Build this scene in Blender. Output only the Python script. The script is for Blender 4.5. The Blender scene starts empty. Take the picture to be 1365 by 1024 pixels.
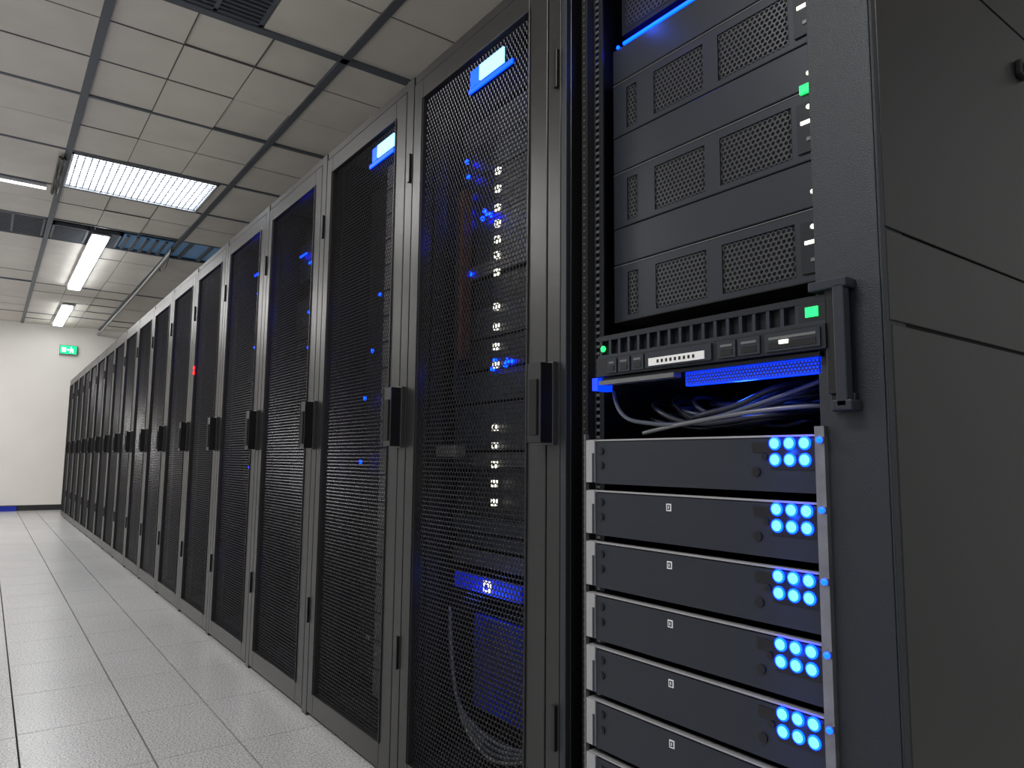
import bpy, bmesh, math, random
from mathutils import Vector, Matrix
random.seed(7)
scn=bpy.context.scene
scn.view_settings.view_transform='Standard'
scn.view_settings.look='None'
scn.view_settings.exposure=0.0

# ---------------------------------------------------------------- materials
def mat(name,col,rough=.5,metal=0.,var=0.,vscale=40.,bump=0.,bscale=300.,emit=None,es=0.,spec=.5,coat=0.):
    m=bpy.data.materials.new(name); m.use_nodes=True
    nt=m.node_tree; b=nt.nodes['Principled BSDF']
    b.inputs['Base Color'].default_value=(*col,1); b.inputs['Roughness'].default_value=rough
    b.inputs['Metallic'].default_value=metal; b.inputs['Specular IOR Level'].default_value=spec
    b.inputs['Coat Weight'].default_value=coat
    tc=nt.nodes.new('ShaderNodeTexCoord')
    if var>0:
        n=nt.nodes.new('ShaderNodeTexNoise'); n.inputs['Scale'].default_value=vscale; n.inputs['Detail'].default_value=4
        nt.links.new(tc.outputs['Object'],n.inputs['Vector'])
        r=nt.nodes.new('ShaderNodeValToRGB'); r.color_ramp.elements[0].position=.3; r.color_ramp.elements[1].position=.7
        r.color_ramp.elements[0].color=(*[c*(1-var) for c in col],1); r.color_ramp.elements[1].color=(*[min(1,c*(1+var)) for c in col],1)
        nt.links.new(n.outputs['Fac'],r.inputs['Fac']); nt.links.new(r.outputs['Color'],b.inputs['Base Color'])
    if bump>0:
        n=nt.nodes.new('ShaderNodeTexNoise'); n.inputs['Scale'].default_value=bscale; n.inputs['Detail'].default_value=3
        nt.links.new(tc.outputs['Object'],n.inputs['Vector'])
        bp=nt.nodes.new('ShaderNodeBump'); bp.inputs['Strength'].default_value=bump; bp.inputs['Distance'].default_value=.001
        nt.links.new(n.outputs['Fac'],bp.inputs['Height']); nt.links.new(bp.outputs['Normal'],b.inputs['Normal'])
    if emit:
        b.inputs['Emission Color'].default_value=(*emit,1); b.inputs['Emission Strength'].default_value=es
    return m
M={}
M['frame']=mat('powder_coat_frame',(.050,.050,.050),.32,.6,bump=.2,bscale=700)
M['post']=mat('powder_coat_post',(.018,.022,.028),.42,.2,bump=.7,bscale=500)
M['panel']=mat('side_panel_paint',(.023,.0235,.0245),.33,.2,bump=.12,bscale=900)
M['dark']=mat('cabinet_interior_paint',(.008,.008,.010),.6)
M['mesh']=mat('perforated_steel',(.026,.026,.029),.28,.8)
M['grille']=mat('server_grille_steel',(.09,.095,.105),.32,.7)
M['black']=mat('black_plastic',(.006,.006,.007),.32)
M['gap']=mat('gap_black',(.003,.003,.003),.8)
M['server']=mat('server_face_paint',(.022,.027,.037),.38,.3,bump=.1,bscale=900)
M['serverin']=mat('server_face_grey',(.05,.053,.06),.42,.3)
M['server2']=mat('server_dark_paint',(.016,.018,.023),.40,.4)
M['blank']=mat('blanking_panel_paint',(.10,.10,.105),.5,.2)
M['ear']=mat('ear_grey',(.16,.165,.17),.4,.5)
M['rim']=mat('handle_rim',(.09,.09,.09),.3,.7)
M['edge']=mat('machined_edge',(.34,.34,.35),.45,.2)
M['steel']=mat('zinc_steel',(.26,.27,.29),.35,.8,var=.15)
M['whitel']=mat('white_label',(.8,.8,.8),.5)
M['cable']=mat('cable_jacket',(.018,.021,.03),.35)
M['cableg']=mat('cable_jacket_grey',(.06,.07,.09),.35)
M['copper']=mat('copper_cable',(.07,.022,.012),.5)
M['bluedark']=mat('blue_plastic',(.005,.02,.35),.4,emit=(.0,.02,1),es=.25)
M['blueplate']=mat('blue_cover',(.005,.02,.3),.4,emit=(.0,.02,1),es=.05)
M['ledblue']=mat('led_blue',(0,.05,1),.4,emit=(.0,.014,1),es=22)
M['ledcore']=mat('led_blue_core',(0,.3,1),.4,emit=(.10,.45,1),es=3.0)
M['bluelit']=mat('blue_lit_panel',(0,.02,.3),.5,emit=(0,.035,1),es=1.6)
M['logo']=mat('logo_backlight',(.1,.4,1),.5,emit=(.15,.42,1),es=4.0)
M['logob']=mat('logo_blue_light',(0,.05,1),.5,emit=(0,.03,1),es=5.0)
M['ledwhite']=mat('led_white',(1,1,.9),.5,emit=(1,.95,.8),es=1.6)
M['ledgreen']=mat('led_green',(0,1,.2),.5,emit=(.02,1,.15),es=1.3)
M['ledcyan']=mat('led_cyan',(0,.5,1),.5,emit=(.02,.45,1),es=1.5)
M['ledred']=mat('led_red',(1,0,0),.5,emit=(1,.01,.01),es=4)
M['tile']=mat('ceiling_tile_mineral',(.72,.68,.61),.9,var=.06,vscale=3,bump=.5,bscale=250)
M['tee']=mat('ceiling_tee_paint',(.12,.135,.155),.5,.3)
M['seam']=mat('ceiling_seam',(.10,.10,.10),.7)
M['lamp']=mat('fluorescent_tube',(1,1,1),.5,emit=(.93,.96,1),es=16)
M['tubesoft']=mat('lamp_tube',(1,1,1),.5,emit=(1,1,.98),es=3)
M['lampp']=mat('troffer_diffuser',(1,1,1),.5,emit=(.90,.95,1),es=11)
M['louver']=mat('louver_aluminium',(.6,.62,.65),.35,.6)
M['louver2']=mat('louver_blade',(.24,.25,.28),.35,.5)
M['wall']=mat('wall_paint',(.82,.785,.735),.85,var=.02,vscale=2)
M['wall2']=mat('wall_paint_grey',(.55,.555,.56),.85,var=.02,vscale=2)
M['base']=mat('baseboard_vinyl',(.02,.02,.02),.5)
M['conc']=mat('concrete_slab',(.08,.08,.08),.9)
M['pipe']=mat('conduit',(.4,.4,.38),.5,.3)
M['exitg']=mat('exit_sign_green',(0,.6,.2),.5,emit=(.0,.8,.22),es=1.3)
M['exitw']=mat('exit_sign_pictogram',(1,1,1),.5,emit=(.9,1,.9),es=1.5)
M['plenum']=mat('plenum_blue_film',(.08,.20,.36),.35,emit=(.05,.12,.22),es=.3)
def floor_mat():
    m=bpy.data.materials.new('raised_floor_laminate'); m.use_nodes=True; nt=m.node_tree; b=nt.nodes['Principled BSDF']
    tc=nt.nodes.new('ShaderNodeTexCoord')
    n=nt.nodes.new('ShaderNodeTexNoise'); n.inputs['Scale'].default_value=170; n.inputs['Detail'].default_value=3
    nt.links.new(tc.outputs['Object'],n.inputs['Vector'])
    r=nt.nodes.new('ShaderNodeValToRGB'); e=r.color_ramp.elements
    e[0].position=.38; e[0].color=(.32,.32,.318,1); e[1].position=.56; e[1].color=(.64,.64,.63,1)
    nt.links.new(n.outputs['Fac'],r.inputs['Fac'])
    n2=nt.nodes.new('ShaderNodeTexNoise'); n2.inputs['Scale'].default_value=1.3
    nt.links.new(tc.outputs['Object'],n2.inputs['Vector'])
    mx=nt.nodes.new('ShaderNodeMix'); mx.data_type='RGBA'; mx.blend_type='MULTIPLY'; mx.inputs['Factor'].default_value=.22
    nt.links.new(r.outputs['Color'],mx.inputs['A']); nt.links.new(n2.outputs['Fac'],mx.inputs['B'])
    nt.links.new(mx.outputs['Result'],b.inputs['Base Color']); b.inputs['Roughness'].default_value=.26
    return m
M['floor']=floor_mat()

# ---------------------------------------------------------------- mesh builder
class MB:
    def __init__(s): s.v=[]; s.f=[]; s.m=[]; s.mats=[]
    def mi(s,k):
        if k not in s.mats: s.mats.append(k)
        return s.mats.index(k)
    def box(s,x0,x1,y0,y1,z0,z1,k):
        i=len(s.v); q=s.mi(k)
        s.v+=[(x0,y0,z0),(x1,y0,z0),(x1,y1,z0),(x0,y1,z0),(x0,y0,z1),(x1,y0,z1),(x1,y1,z1),(x0,y1,z1)]
        for f in ((0,3,2,1),(4,5,6,7),(0,1,5,4),(1,2,6,5),(2,3,7,6),(3,0,4,7)):
            s.f.append(tuple(i+a for a in f)); s.m.append(q)
    def cyl(s,c,r,l,k,axis=0,n=14,dome=False):
        i=len(s.v); q=s.mi(k); c=Vector(c)
        rings=[(0,r),(l*.6,r),(l,r*.55)] if dome else [(0,r),(l,r)]
        for (o,rr) in rings:
            for a in range(n):
                t=2*math.pi*a/n; u,w=rr*math.cos(t),rr*math.sin(t)
                d=[(-o,u,w),(u,-o,w),(u,w,-o)][axis]
                s.v.append(tuple(c+Vector(d)))
        for j in range(len(rings)-1):
            for a in range(n):
                b=(a+1)%n; s.f.append((i+j*n+a,i+j*n+b,i+(j+1)*n+b,i+(j+1)*n+a)); s.m.append(q)
        s.f.append(tuple(i+(len(rings)-1)*n+a for a in range(n))); s.m.append(q)
    def hexgrid(s,x,y0,y1,z0,z1,p,web,k,bulge=0):
        q=s.mi(k); dz=p*math.sqrt(3)/2
        ro=p/math.sqrt(3); ri=(p-web)/math.sqrt(3)
        rows=int((z1-z0)/dz); cols=int((y1-y0)/p)
        oy=y0+((y1-y0)-(cols-.5)*p)/2+p*.25; oz=z0+((z1-z0)-(rows-1)*dz)/2
        cs=[(math.sin(math.pi/3*a),math.cos(math.pi/3*a)) for a in range(6)]
        for r in range(rows):
            for c in range(cols):
                cy=oy+c*p+(p*.5 if r%2 else 0)-p*.25; cz=oz+r*dz
                i=len(s.v)
                for (a,b) in cs: s.v.append((x,cy+ro*a,cz+ro*b))
                for (a,b) in cs: s.v.append((x+bulge,cy+ri*a,cz+ri*b))
                for a in range(6):
                    b=(a+1)%6; s.f.append((i+a,i+b,i+6+b,i+6+a)); s.m.append(q)
    def mesh(s,name):
        me=bpy.data.meshes.new(name); me.from_pydata(s.v,[],s.f); 
        for k in s.mats: me.materials.append(M[k])
        me.polygons.foreach_set('material_index',s.m); me.update(); return me
    def obj(s,name,parent=None,bevel=0,loc=None):
        return link(name,s.mesh(name),parent,bevel,loc)
def link(name,me,parent=None,bevel=0,loc=None):
    o=bpy.data.objects.new(name,me); bpy.context.collection.objects.link(o)
    if parent: o.parent=parent
    if loc: o.location=loc
    if bevel:
        b=o.modifiers.new('bevel','BEVEL'); b.width=bevel; b.segments=2; b.limit_method='ANGLE'
    return o
def empty(name,loc=(0,0,0)):
    o=bpy.data.objects.new(name,None); o.empty_display_size=.1; o.location=loc
    bpy.context.collection.objects.link(o); return o
def tube(name,pts,r,k,parent=None,cyc=False):
    c=bpy.data.curves.new(name,'CURVE'); c.dimensions='3D'; c.bevel_depth=r; c.bevel_resolution=3
    sp=c.splines.new('NURBS'); sp.points.add(len(pts)-1)
    for i,p in enumerate(pts): sp.points[i].co=(*p,1)
    sp.use_endpoint_u=True; sp.order_u=4
    c.materials.append(M[k]); o=bpy.data.objects.new(name,c); bpy.context.collection.objects.link(o)
    if parent: o.parent=parent
    return o

# ---------------------------------------------------------------- camera
th=math.radians(36.15); p=math.radians(6.1); roll=0.01; f=953
F=Vector((math.sin(th)*math.cos(p),math.cos(th)*math.cos(p),math.sin(p)))
R=F.cross(Vector((0,0,1))).normalized(); U=R.cross(F)
R2=R*math.cos(roll)+U*math.sin(roll); U2=U*math.cos(roll)-R*math.sin(roll)
Mx=Matrix((R2,U2,-F)).transposed().to_4x4(); Mx.translation=Vector((-.985,0,.911))
cd=bpy.data.cameras.new('camera'); cam=bpy.data.objects.new('camera',cd); bpy.context.collection.objects.link(cam)
cam.matrix_world=Mx; cd.sensor_width=36; cd.lens=f/1365*36; cd.clip_start=.02; scn.camera=cam

# ---------------------------------------------------------------- room
X0,X1,Y0,Y1,ZC=-3.6,2.6,-3.2,14.5,3.15
b=MB(); b.box(X0,X1,Y0,Y1,-.08,-.02,'gap')
xs=[X0,-3.48,-3.15,-2.82,-2.49,-2.16,-1.83,-1.50,-1.17,-.84,-.51,-.26,.07,.40,.73,1.06,1.39,1.72,2.05,2.38,X1]
for i in range(len(xs)-1):
    y=-3.65+ (.0 if i!=8 else -.02)
    while y<Y1:
        a=max(y,Y0); c=min(y+.47,Y1)
        if c-a>.02: b.box(xs[i]+.0028,xs[i+1]-.0028,a+.0016,c-.0016,-.02,0,'floor')
        y+=.47
b.obj('floor')
def wall(n,*a,k='wall'):
    b=MB(); b.box(*a,k); b.obj(n)
wall('wall_back',X0,X1,Y1,Y1+.1,0,3.6)
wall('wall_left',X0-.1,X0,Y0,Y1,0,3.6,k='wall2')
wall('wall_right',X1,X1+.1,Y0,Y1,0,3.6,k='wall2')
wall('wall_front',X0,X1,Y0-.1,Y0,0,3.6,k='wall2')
b=MB(); b.box(X0,X1,Y1-.012,Y1,0,.09,'base'); b.obj('baseboard_back')
b=MB(); b.box(X0,X0+.012,Y0,Y1-.012,0,.09,'base'); b.obj('baseboard_left')
# ceiling
holes=[(-.64,.48,6.0,6.87),(-.64,.48,3.15,3.64),(-1.79,-.68,7.9,8.65),(-.63,.48,8.05,8.65),(.5,1.62,7.95,8.65)]
b=MB(); b.box(X0,X1,Y0,Y1,3.55,3.6,'conc'); b.obj('ceiling_slab')
b=MB()
ty=[-3.2,-2.6,-2.0,-1.4,-.8,-.2,.4,1.0,1.6,2.1,2.65,3.14,3.65,4.05,4.5,5.0,5.5,6.0,6.87,7.35,7.9,8.65,9.2,9.8,10.4,11.,11.6,12.2,12.8,13.4,14.0,Y1]
tx=[X0,-2.93,-2.36,-1.79,-1.22,-.65,-.27,.11,.49,1.06,1.63,2.2,X1]
g=.003
for i in range(len(tx)-1):
    for j in range(len(ty)-1):
        a,c,d,e=tx[i],tx[i+1],ty[j],ty[j+1]
        cx,cy=(a+c)/2,(d+e)/2
        if any(h[0]<cx<h[1] and h[2]<cy<h[3] for h in holes): continue
        dz=random.choice([0,0,.003,.006,.012])
        b.box(a+g,c-g,d+g,e-g,ZC+dz,ZC+dz+.015,'tile')
b.box(-.62,-.46,3.15,3.64,ZC,ZC+.015,'tile'); b.box(.03,.47,3.15,3.64,ZC,ZC+.015,'tile')
b.box(.42,.47,6.0,6.87,ZC,ZC+.015,'tile'); b.box(-.64,-.635,6.0,6.87,ZC,ZC+.015,'tile')
b.box(-1.79,-1.22,7.91,8.64,ZC,ZC+.015,'tile')
for x in (-2.93,-1.79,-.65,.49,1.63): b.box(x-.022,x+.022,Y0,Y1,ZC-.012,ZC+.012,'tee')
for x in (-2.36,-1.22,-.27,.11,1.06,2.2): b.box(x-.003,x+.003,Y0,5.99,ZC+.004,ZC+.02,'seam'); b.box(x-.003,x+.003,6.88,Y1,ZC+.004,ZC+.02,'seam')
for y in ty[1:-1]:
    w,k,zz=(.026,'tee',-.012) if y in (3.65,) else ((.012,'tee',-.006) if y in (5.0,6.0,6.87,7.9,8.65,11.,13.4,1.0,-.8) else (.004,'seam',.002))
    b.box(X0,X1,y-w,y+w,ZC+zz,ZC+.012,k)
b.obj('ceiling')
def vent(x0,x1,y0,y1,name='ceiling_vent'):
    v=empty(name); b=MB()
    b.box(x0,x1,y0,y0+.02,ZC-.004,ZC+.03,'tee'); b.box(x0,x1,y1-.02,y1,ZC-.004,ZC+.03,'tee')
    b.box(x0,x0+.02,y0,y1,ZC-.004,ZC+.03,'tee'); b.box(x1-.02,x1,y0,y1,ZC-.004,ZC+.03,'tee')
    b.box((x0+x1)/2-.01,(x0+x1)/2+.01,y0,y1,ZC-.004,ZC+.03,'tee')
    y=y0+.03
    while y<y1-.03:
        b.box(x0+.02,x1-.02,y,y+.012,ZC,ZC+.025,'tee'); y+=.036
    b.box(x0+.005,x1-.005,y0+.005,y1-.005,ZC+.03,ZC+.08,'gap'); b.obj('slats',v)
vent(-.45,.02,3.18,3.62); vent(-1.2,-.68,7.93,8.62); vent(-.62,-.02,8.08,8.62)
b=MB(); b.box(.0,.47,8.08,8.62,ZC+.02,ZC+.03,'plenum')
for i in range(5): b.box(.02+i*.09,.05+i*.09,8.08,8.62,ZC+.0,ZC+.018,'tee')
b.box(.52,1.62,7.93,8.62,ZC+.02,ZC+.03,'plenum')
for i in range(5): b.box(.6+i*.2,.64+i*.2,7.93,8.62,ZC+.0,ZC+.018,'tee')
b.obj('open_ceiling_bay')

def troffer(x0,x1,y0,y1,cell=.046,em='lampp'):
    t=empty('troffer_light'); b=MB()
    b.box(x0,x1,y0,y1,ZC+.07,ZC+.08,'louver')
    n=6
    for i in range(n):
        yy=y0+(i+.5)*(y1-y0)/n
        b.box(x0+.03,x1-.03,yy-.045,yy+.045,ZC+.05,ZC+.065,em)
    b.box(x0,x1,y0,y0+.015,ZC-.012,ZC+.08,'louver'); b.box(x0,x1,y1-.015,y1,ZC-.012,ZC+.08,'louver')
    b.box(x0,x0+.015,y0,y1,ZC-.012,ZC+.08,'louver'); b.box(x1-.015,x1,y0,y1,ZC-.012,ZC+.08,'louver')
    x=x0+cell
    while x<x1-.02: b.box(x-.0035,x+.0035,y0,y1,ZC,ZC+.011,'louver2'); x+=cell
    y=y0+cell
    while y<y1-.02: b.box(x0,x1,y-.0035,y+.0035,ZC,ZC+.011,'louver2'); y+=cell
    b.obj('louver',t)
troffer(-.63,.41,6.03,6.84)
def strip(x0,x1,y0,y1,ax=1):
    t=empty('ceiling_strip_light'); b=MB()
    b.box(x0-.015,x1+.015,y0-.02,y1+.02,ZC-.035,ZC-.013,'louver'); b.box(x0,x1,y0,y1,ZC-.065,ZC-.036,'lamp'); b.obj('housing',t,.004)
strip(-.275,-.14,8.1,10.86); strip(-.23,-.10,12.25,14.1)
b=MB(); b.box(-1.74,-.74,6.885,6.915,ZC-.045,ZC-.034,'tubesoft'); b.box(-1.74,-.74,6.88,6.92,ZC-.034,ZC-.007,'louver'); b.obj('fluorescent_batten')
tr=empty('ceiling_cable_bundle')
for i in range(5):
    tube('cable_%d'%i,[(-.70+.010*i,6.1+.1*j,ZC-.03+random.uniform(-.02,.008)) for j in range(10)],.007,'black',tr)
tube('ceiling_conduit',[(.47,8.2,ZC-.04),(.47,10,ZC-.09),(.47,12,ZC-.09),(.47,14.49,ZC-.09)],.016,'pipe')
tube('ceiling_wire',[(.45,8.1,ZC-.02),(.47,8.5,ZC-.2),(.5,8.9,ZC-.15),(.52,9.2,ZC-.02)],.006,'cable')

def batten_lamp(x,y,pw,sx=.6,sy=1.2,col=(1,.98,.96)):
    l=bpy.data.lights.new('lamp','AREA'); l.shape='RECTANGLE'; l.size=sx; l.size_y=sy; l.energy=pw; l.color=col
    o=bpy.data.objects.new('ceiling_panel_light',l); bpy.context.collection.objects.link(o); o.location=(x,y,ZC-.02)
batten_lamp(-2.3,1.0,72); batten_lamp(-2.3,5.2,76); batten_lamp(-2.4,10.2,95); batten_lamp(.6,-1.8,28)
batten_lamp(-1.6,12.4,34); batten_lamp(-1.3,-1.8,28)

e=empty('exit_sign'); b=MB(); b.box(-.09,.17,Y1-.06,Y1-.002,2.66,2.82,'ear'); b.box(-.08,.16,Y1-.066,Y1-.06,2.67,2.81,'exitg')
b.box(-.06,-.0,Y1-.07,Y1-.066,2.70,2.775,'exitw'); b.box(.015,.05,Y1-.07,Y1-.066,2.73,2.75,'exitw')
b.box(.07,.085,Y1-.07,Y1-.066,2.755,2.79,'exitw'); b.box(.065,.11,Y1-.07,Y1-.066,2.72,2.755,'exitw'); b.box(.06,.075,Y1-.07,Y1-.066,2.69,2.72,'exitw'); b.box(.10,.115,Y1-.07,Y1-.066,2.69,2.72,'exitw'); b.obj('sign_face',e)
b=MB(); b.box(-1.0,-.52,Y1-.08,Y1-.013,.0,.075,'blueplate'); b.obj('floor_cable_box')

# ---------------------------------------------------------------- racks in the row
P=.70; H=2.085
def cabinet_mesh():
    b=MB(); a=-.045; w=.649; d0,d1=.048,1.08
    b.box(d0,d1,a,a+.018,.06,H,'frame'); b.box(d0,d1,w-.018,w,.06,H,'frame')
    b.box(d0+.01,d1-.03,a+.0182,a+.020,.09,H-.03,'dark'); b.box(d0+.01,d1-.03,w-.020,w-.0182,.09,H-.03,'dark')
    b.box(d1-.02,d1,a+.018,w-.018,.06,H,'dark')
    b.box(d0,d1,a+.018,w-.018,H-.03,H,'frame'); b.box(d0,d1,a+.018,w-.018,.06,.09,'dark')
    b.box(.06,d1-.04,.0,w-.03,.0,.06,'black')
    b.box(0,.047,a,-.002,.0,H,'frame')
    b.box(.05,.09,a+.020,.03,.09,H-.03,'dark'); b.box(.05,.09,.595,w-.020,.09,H-.03,'dark')
    b.box(.002,.047,.0,.649,2.058,H,'frame')
    for z in (.32,1.75): b.box(-.008,.0,-.040,-.028,z,z+.09,'black')
    return b.mesh('cabinet')
def door_mesh():
    b=MB(); y0,y1=.003,.651; z0,z1=.015,2.055
    b.box(0,.04,y0,y0+.070,z0,z1,'frame'); b.box(0,.04,y1-.055,y1,z0,z1,'frame')
    b.box(0,.04,y0+.07,y1-.055,z1-.06,z1,'frame'); b.box(0,.04,y0+.07,y1-.055,z0,z0+.07,'frame')
    b.box(-.004,.0,y0+.064,y0+.070,z0+.07,z1-.06,'black'); b.box(-.004,.0,y1-.055,y1-.049,z0+.07,z1-.06,'black')
    return b.mesh('door_frame')
def door_perf():
    b=MB(); b.hexgrid(.014,.073,.596,.085,1.995,.0138,.0040,'mesh',bulge=.0014); return b.mesh('door_perforated_sheet')
def handle_mesh():
    b=MB(); zc=1.035
    b.box(-.012,.0,-.036,.016,zc-.090,zc+.090,'rim')
    b.box(-.044,-.0125,-.034,.014,zc-.086,zc+.086,'black')
    b.box(-.048,-.044,-.024,.002,zc-.07,zc+.05,'gap')
    b.box(-.046,-.0125,.0142,.0165,zc-.086,zc+.086,'rim')
    return b.mesh('handle')
CAB,DOOR,PERF,HAND=cabinet_mesh(),door_mesh(),door_perf(),handle_mesh()
def equip(kind):
    b=MB(); x=.12; z=.14
    if kind=='A':
        z=.62
        while z<1.93:
            h=random.choice([.045,.09,.09,.135])
            k=random.choice(['server','serverin','server2'])
            b.box(x+random.uniform(0,.02),x+.6,.10,.585,z+.003,z+h-.003,k)
            if random.random()<.6:
                for j in range(3): b.box(x-.004,x,.12+.02*j,.128+.02*j,z+.02,z+.026,random.choice(['ledwhite','ear','ear','ledblue']))
            z+=h
        b.box(.30,.8,.10,.585,.10,.53,'dark')
        for zz in [1.707,1.655,1.60,1.555,1.51,1.465,1.416,1.32,1.265,1.21,1.16,.99,.94,.89,.84,.79]:
            b.box(x-.01,x,.353,.370,zz,zz+.018,'ledwhite'); b.box(x-.012,x-.009,.359,.364,zz+.005,zz+.013,'gap')
        for yy,zz in [(.43,1.62),(.44,1.60),(.40,1.60),(.36,1.17),(.32,1.165),(.29,1.17),(.56,1.66),(.55,1.62),(.52,1.75),(.53,1.80),(.5,1.45),(.31,1.175),(.38,1.16),(.42,1.61),(.37,1.18),(.54,1.7)]:
            b.cyl((x,yy,zz),.007,.006,'ledblue')
        b.box(x-.02,x,.22,.53,.56,.60,'bluedark'); b.box(x-.024,x-.02,.35,.38,.565,.595,'ledwhite'); b.box(x-.026,x-.024,.358,.372,.573,.587,'bluedark')
        b.box(x-.01,x,.20,.44,.26,.50,'blueplate')
        b.hexgrid(x-.012,.20,.44,.26,.50,.016,.006,'dark')
        b.box(x-.03,x,.50,.52,1.2,1.7,'copper'); b.box(x-.03,x,.525,.54,1.1,1.7,'cable')
        b.box(x-.06,x-.03,.47,.58,.92,.95,'ear')
        b.box(.006,.011,.19,.30,1.920,1.962,'logo'); b.box(.006,.011,.15,.35,1.900,1.912,'logob'); b.box(.007,.011,.302,.345,1.915,1.962,'logob')
    elif kind=='B':
        while z<1.93:
            h=.09
            b.box(x-.03,x+.6,.09,.31,z+.004,z+h-.004,'blank'); b.box(x+.04,x+.6,.32,.585,z,z+h,'dark'); z+=h
        for yy,zz in [(.5,1.13),(.52,.9),(.2,1.7),(.4,1.5),(.45,1.3)]: b.cyl((x,yy,zz),.007,.006,'ledblue')
        b.box(.006,.011,.10,.22,1.920,1.962,'logo'); b.box(.006,.011,.10,.28,1.900,1.912,'logob'); b.box(.007,.011,.223,.26,1.915,1.962,'logob')
        b.box(x-.01,x,.38,.42,.3,.31,'ear')
    else:
        while z<1.93:
            h=random.choice([.045,.09,.135,.18]); k=random.choice(['server2','serverin','server','dark'])
            b.box(x+random.uniform(0,.04),x+.6,.10,.585,z+.002,z+h-.002,k)
            z+=h
        for _ in range(14):
            yy,zz=random.uniform(.12,.5),random.choice([random.uniform(1.6,1.9),random.uniform(1.4,1.9),random.uniform(.3,1.85)])
            b.box(x-.008,x,yy,yy+random.choice([.01,.03,.08]),zz,zz+.008,'ledblue')
    return b.mesh('equipment_'+kind)
EQ={k:equip(k) for k in 'ABCDE'}
order=['A','B','C','D','E','C','D','E','C','D','E','C','D','E','C','D','E']
for n in range(17):
    r=empty('server_rack',(0,1.219+P*n,0))
    link('cabinet',CAB,r,.002 if n<5 else 0); link('door_frame',DOOR,r,.003 if n<6 else 0); link('door_perforated_sheet',PERF,r)
    link('handle',HAND,r,.004); link('equipment',EQ[order[n]],r)
    if n==0:
        for i in range(4):
            tube('patch_cable_%d'%i,[(.10,.55,.5-.02*i),(.08,.5,.25),(.09,.4,.17+.02*i),(.07,.25,.16+.015*i),(.12,.12,.24)],.005,'cableg' if i else 'ear',r)
    if n==4:
        b=MB()
        for dz in (0,.03): b.cyl((.0,.60,1.42+dz),.012,.006,'ledred')
        b.obj('alarm_led',r)

# ---------------------------------------------------------------- open rack
r=empty('open_server_rack')
b=MB(); ya,yb=.482,1.172
b.box(0,.07,.484,.58,.0,H,'post'); b.box(.0,.05,1.154,yb,.0,H,'post')
b.box(.012,.05,1.1515,1.154,.03,H,'black')
b.box(.07,1.08,.50,.512,.06,H,'dark'); b.box(.05,1.08,yb-.012,yb,.06,H,'dark')
b.box(1.06,1.08,.52,yb-.02,.06,H,'dark'); b.box(.05,1.08,.512,yb-.02,H-.03,H,'dark'); b.box(.05,1.08,.512,yb-.02,.06,.09,'dark')
b.box(0,.05,.58,1.154,2.03,H,'post'); b.box(0,.05,.58,1.154,.03,.09,'post')
b.box(.06,1.0,.52,1.15,0,.06,'black')
b.obj('cabinet',r,.006)
b=MB()
b.box(.0,.014,.480,.4835,.03,H,'post')
b.box(.017,1.08,.486,.4995,.03,H,'gap')
b.box(.0165,1.08,.481,.487,1.246,1.744,'panel')
b.box(.0165,1.08,.481,.487,1.749,H,'panel')
b.box(.0165,1.08,.481,.487,1.112,1.242,'panel')
b.box(.026,1.08,.483,.488,.05,1.107,'panel')
b.obj('side_panel',r,.0015)
b=MB(); b.box(.545,.585,.468,.481,1.65,1.68,'black'); b.box(.555,.60,.462,.468,1.655,1.675,'black'); b.box(.42,.46,.470,.481,2.0,2.03,'black'); b.obj('panel_latch',r,.003)
b=MB(); b.box(.05,.054,1.09,1.103,.1,2.03,'server2'); b.box(.05,.054,1.113,1.150,.1,2.03,'dark')
z=.1
while z<2.03:
    b.box(.05,.054,1.103,1.113,z,z+.006,'ear'); z+=.0148
b.box(.03,.048,1.118,1.136,.1,2.03,'gap')
z=.12
while z<2.0:
    b.cyl((.03,1.127,z),.0022,.002,'ear',n=8); z+=.0148
b.box(.05,.054,.583,.60,.1,2.03,'server2')
b.obj('mounting_strip',r)
def unit(k):
    zt=.957-.1003*k; zb=zt-.090; b=MB(); x=0.0
    b.box(.006,.62,.60,1.085,zb+.004,zt-.006,'server2')
    b.box(x,.010,.588,1.062,zb,zt-.008,'server')
    b.box(x+.002,.016,.588,1.086,zt-.006,zt-.003,'edge')
    b.box(x-.003,.010,1.0625,1.087,zb+.002,zt-.004,'edge')
    b.box(x-.0035,.0,1.063,1.069,zb+.002,zt-.03,'server')
    b.box(x-.0015,x,.588,.697,zt-.030,zt-.014,'black')
    b.box(x-.0015,x,.588,.664,zt-.056,zt-.030,'black')
    for dz in (.026,.054): 
        b.cyl((x,1.045,zt-dz),.0075,.003,'black'); b.cyl((x-.003,1.045,zt-dz),.004,.001,'server')
    b.cyl((x-.001,.690,zt-.060),.0075,.002,'black'); b.cyl((x-.001,.674,zt-.036),.005,.002,'black')
    if k>0:
        y,z=.872,zt-.026
        b.box(x-.0012,x,y-.0055,y+.0055,z-.0065,z+.0065,'whitel'); b.box(x-.0016,x-.001,y-.0035,y+.0035,z-.0045,z+.0045,'server')
        b.box(x-.002,x-.0015,y-.001,y+.001,z-.0025,z+.0025,'whitel')
    for yy in (.655,.630,.605):
        for dz in (.016,.041):
            b.cyl((x-.001,yy,zt-dz),.0103,.003,'ledblue',dome=True); b.cyl((x-.0035,yy,zt-dz),.0078,.0012,'ledcore',dome=True)
    b.obj('blade_server_%d'%(k+1),r)
for k in range(8): unit(k)
b=MB(); b.box(-.010,.0,.569,.584,.1,.965,'steel'); b.box(-.004,.006,1.088,1.0915,.1,.965,'ear')
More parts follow.
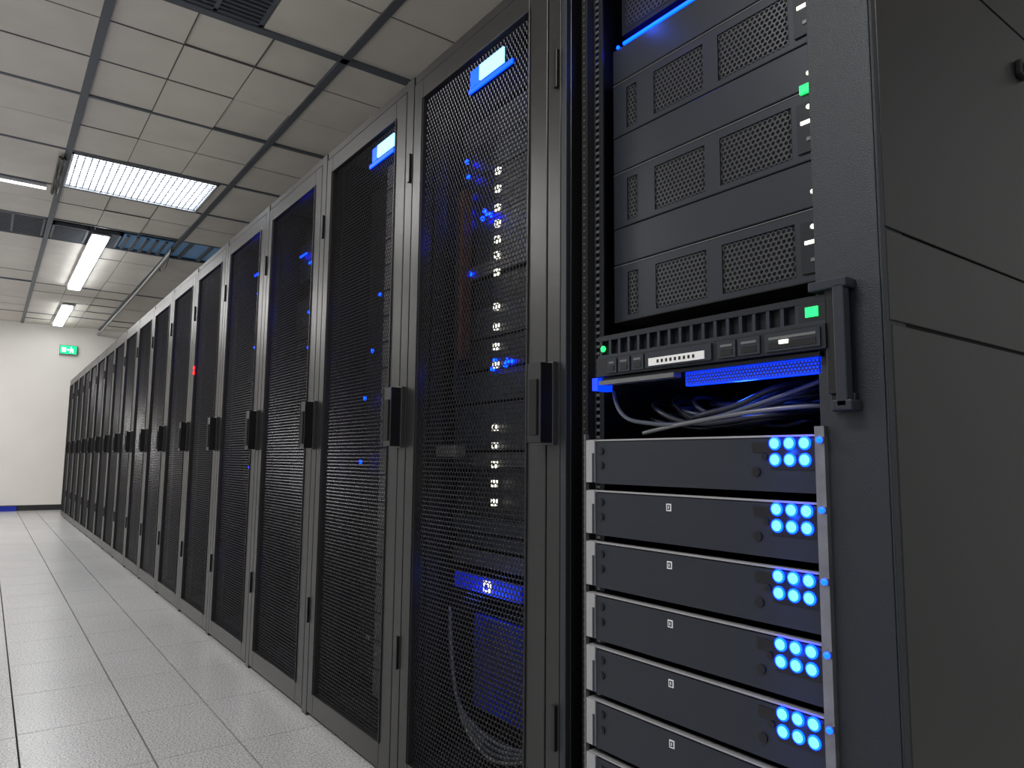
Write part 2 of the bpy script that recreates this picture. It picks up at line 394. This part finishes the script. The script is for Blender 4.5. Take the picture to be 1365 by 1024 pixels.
for k in range(9):
    z=.945-.1003*k
    b.cyl((-.010,.573,z),.006,.006,'steel'); b.cyl((-.016,.573,z),.0045,.003,'ledblue',dome=True)
b.obj('front_rail',r)
def upper(zb,zt,led):
    b=MB(); x=.08
    b.box(x+.006,.75,.595,1.085,zb+.001,zt-.001,'server2')
    gz0,gz1=zb+.010,zt-.016
    b.box(x,x+.006,.590,1.088,zb,gz0,'server'); b.box(x,x+.006,.590,1.088,gz1,zt,'server')
    for a,c in ((.590,.660),(.808,.843),(.970,1.018),(1.048,1.088)): b.box(x,x+.006,a,c,gz0,gz1,'server')
    for a,c in ((.660,.808),(.843,.970),(1.018,1.048)):
        b.box(x+.004,x+.0058,a,c,gz0,gz1,'gap')
        b.hexgrid(x+.001,a+.002,c-.002,gz0,gz1,.0100,.0030,'grille')
    b.box(x-.004,x,.600,.648,zb+.012,zt-.02,'server2')
    for i,dz in enumerate((.03,.06,.085)):
        b.box(x-.006,x-.004,.612,.630+.01*(i%2),zb+dz,zb+dz+.006,'ledwhite' if i==1 else 'ear')
    b.cyl((x-.004,.625,zt-.03),.004,.002,led)
    b.box(x-.001,x+.7,.590,1.088,zb-.0025,zb-.0005,'gap'); b.box(x-.001,x+.1,.590,1.088,zt+.0003,zt+.0018,'ear')
    b.obj('grille_server',r,.0)
    b=MB(); b.box(x-.002,.70,.592,1.087,zt+.004,zt+.0825,'server'); b.cyl((x-.002,.625,zt+.03),.004,.002,'ledwhite'); b.cyl((x-.002,.622,zt+.055),.0025,.002,'ledwhite'); b.cyl((x-.002,.606,zt+.03),.004,.002,'ear'); b.obj('blanking_panel',r,.002)
for zb,l in ((1.207,'ledwhite'),(1.412,'ledwhite'),(1.617,'ledwhite')): upper(zb,zb+.118,l)
b=MB(); b.box(.074,.079,.603,.640,1.526,1.541,'ledgreen'); b.obj('status_led',r)
b=MB(); b.box(.10,.7,.60,1.08,1.86,1.95,'server2'); b.hexgrid(.098,.62,1.07,1.87,1.94,.011,.004,'grille'); b.box(.092,.10,.75,1.07,1.832,1.838,'ledblue'); b.cyl((.08,1.07,1.82),.004,.004,'ledblue'); b.obj('switch_panel',r)
b=MB(); x=-.02
b.box(x+.012,.6,.556,1.030,1.082,1.152,'server2')
b.box(x,x+.012,.553,1.033,1.146,1.156,'server2'); b.box(x,x+.012,.553,1.033,1.112,1.118,'server')
n=17
for i in range(n+1):
    yy=.60+i*(.425/n); b.box(x+.001,x+.012,yy-.003,yy+.003,1.118,1.146,'server')
b.box(x,x+.012,.553,.597,1.118,1.146,'server2')
b.box(x-.004,x+.012,.553,1.033,1.076,1.112,'server2')
for i,(a,c) in enumerate(((.56,.65),(.66,.70),(.705,.74),(.905,.935),(.94,.97),(.975,1.0))):
    b.box(x-.007,x-.004,a,c,1.080,1.108,'server'); b.box(x-.008,x-.007,a+.006,c-.006,1.098,1.102,'ear')
    b.box(x-.008,x-.007,a+.006,c-.006,1.084,1.094,'black')
b.box(x-.008,x-.004,.752,.90,1.080,1.108,'server'); b.box(x-.010,x-.008,.765,.89,1.083,1.097,'whitel')
for i in range(9): b.box(x-.0105,x-.010,.785+i*.010,.790+i*.010,1.087,1.093,'black')
b.box(x-.010,x-.007,.61,.625,1.09,1.096,'ledwhite')
b.box(x-.002,x,.565,.585,1.125,1.14,'ledgreen'); b.box(x-.006,x-.004,.562,.578,1.094,1.106,'ledcyan'); b.cyl((x-.001,1.015,1.13),.006,.003,'ledgreen')
b.box(x,.02,1.034,1.05,1.05,1.075,'bluelit')
b.obj('slide_out_server',r,.001)
b=MB(); b.box(-.012,.5,.57,1.03,1.068,1.074,'server2'); b.box(.0,.012,.575,.83,1.044,1.068,'bluelit'); b.hexgrid(-.001,.575,.83,1.044,1.068,.006,.0020,'black'); b.box(-.02,.0,.84,1.03,1.060,1.068,'ear'); b.obj('server_shelf',r)
cb=empty('network_cable_bundle')
for i in range(34):
    y0=random.uniform(.86,1.06); y1=random.uniform(.60,.78); z0=random.uniform(.985,1.045); z1=random.uniform(.985,1.045); xx=random.uniform(.03,.2)
    sag=random.uniform(.965,1.01)
    tube('cable_%d'%i,[(xx+.1,y0+.02,z0),(xx,y0,z0),(xx-.01,(y0*2+y1)/3,sag),(xx,(y0+2*y1)/3,sag+.01),(xx,y1,z1),(xx+.12,y1-.01,z1)],random.uniform(.003,.0055),'cable' if i%6 else 'cableg',cb)
tube('cable_curved',[(.03,1.04,1.05),(.0,1.0,.99),(.01,.93,.985),(.01,.85,.97),(.01,.7,1.0),(.05,.6,1.04)],.004,'cableg',cb)
tube('cable_braided',[(.02,.95,.965),(.01,.88,.975),(.0,.78,.985),(.02,.65,1.0),(.06,.6,1.0)],.004,'ear',cb)
cb.parent=r
b=MB(); b.box(-.012,.0,.520,.556,.985,1.01,'black'); b.box(-.02,-.0,.535,.556,1.01,1.165,'black'); b.box(-.03,-.012,.522,.538,.99,1.165,'server'); b.box(-.03,.0,.518,.575,1.16,1.174,'server'); b.box(-.03,.0,.516,.545,.985,1.0,'server'); b.obj('latch_handle',r,.002)

def pt(loc,e,col=(0.02,.1,1),rad=.02,par=None):
    l=bpy.data.lights.new('blue_glow','POINT'); l.energy=e; l.color=col; l.shadow_soft_size=rad
    o=bpy.data.objects.new('blue_glow_fill',l); bpy.context.collection.objects.link(o); o.location=loc; o.parent=r
pt((.06,.75,1.02),.8); pt((.05,1.0,1.85),.3); pt((.05,1.6,.55),.3)  # added fill lights spread blue glow over cables and equipment
for k in range(6): pt((-.026,.640,.957-.1003*k-.028),.06,(.0,.06,1),.002)  # added point lights cast the LED halo onto the unit faces

w=bpy.data.worlds.new('world'); scn.world=w; w.use_nodes=True
w.node_tree.nodes['Background'].inputs[0].default_value=(.8,.9,1,1); w.node_tree.nodes['Background'].inputs[1].default_value=.05
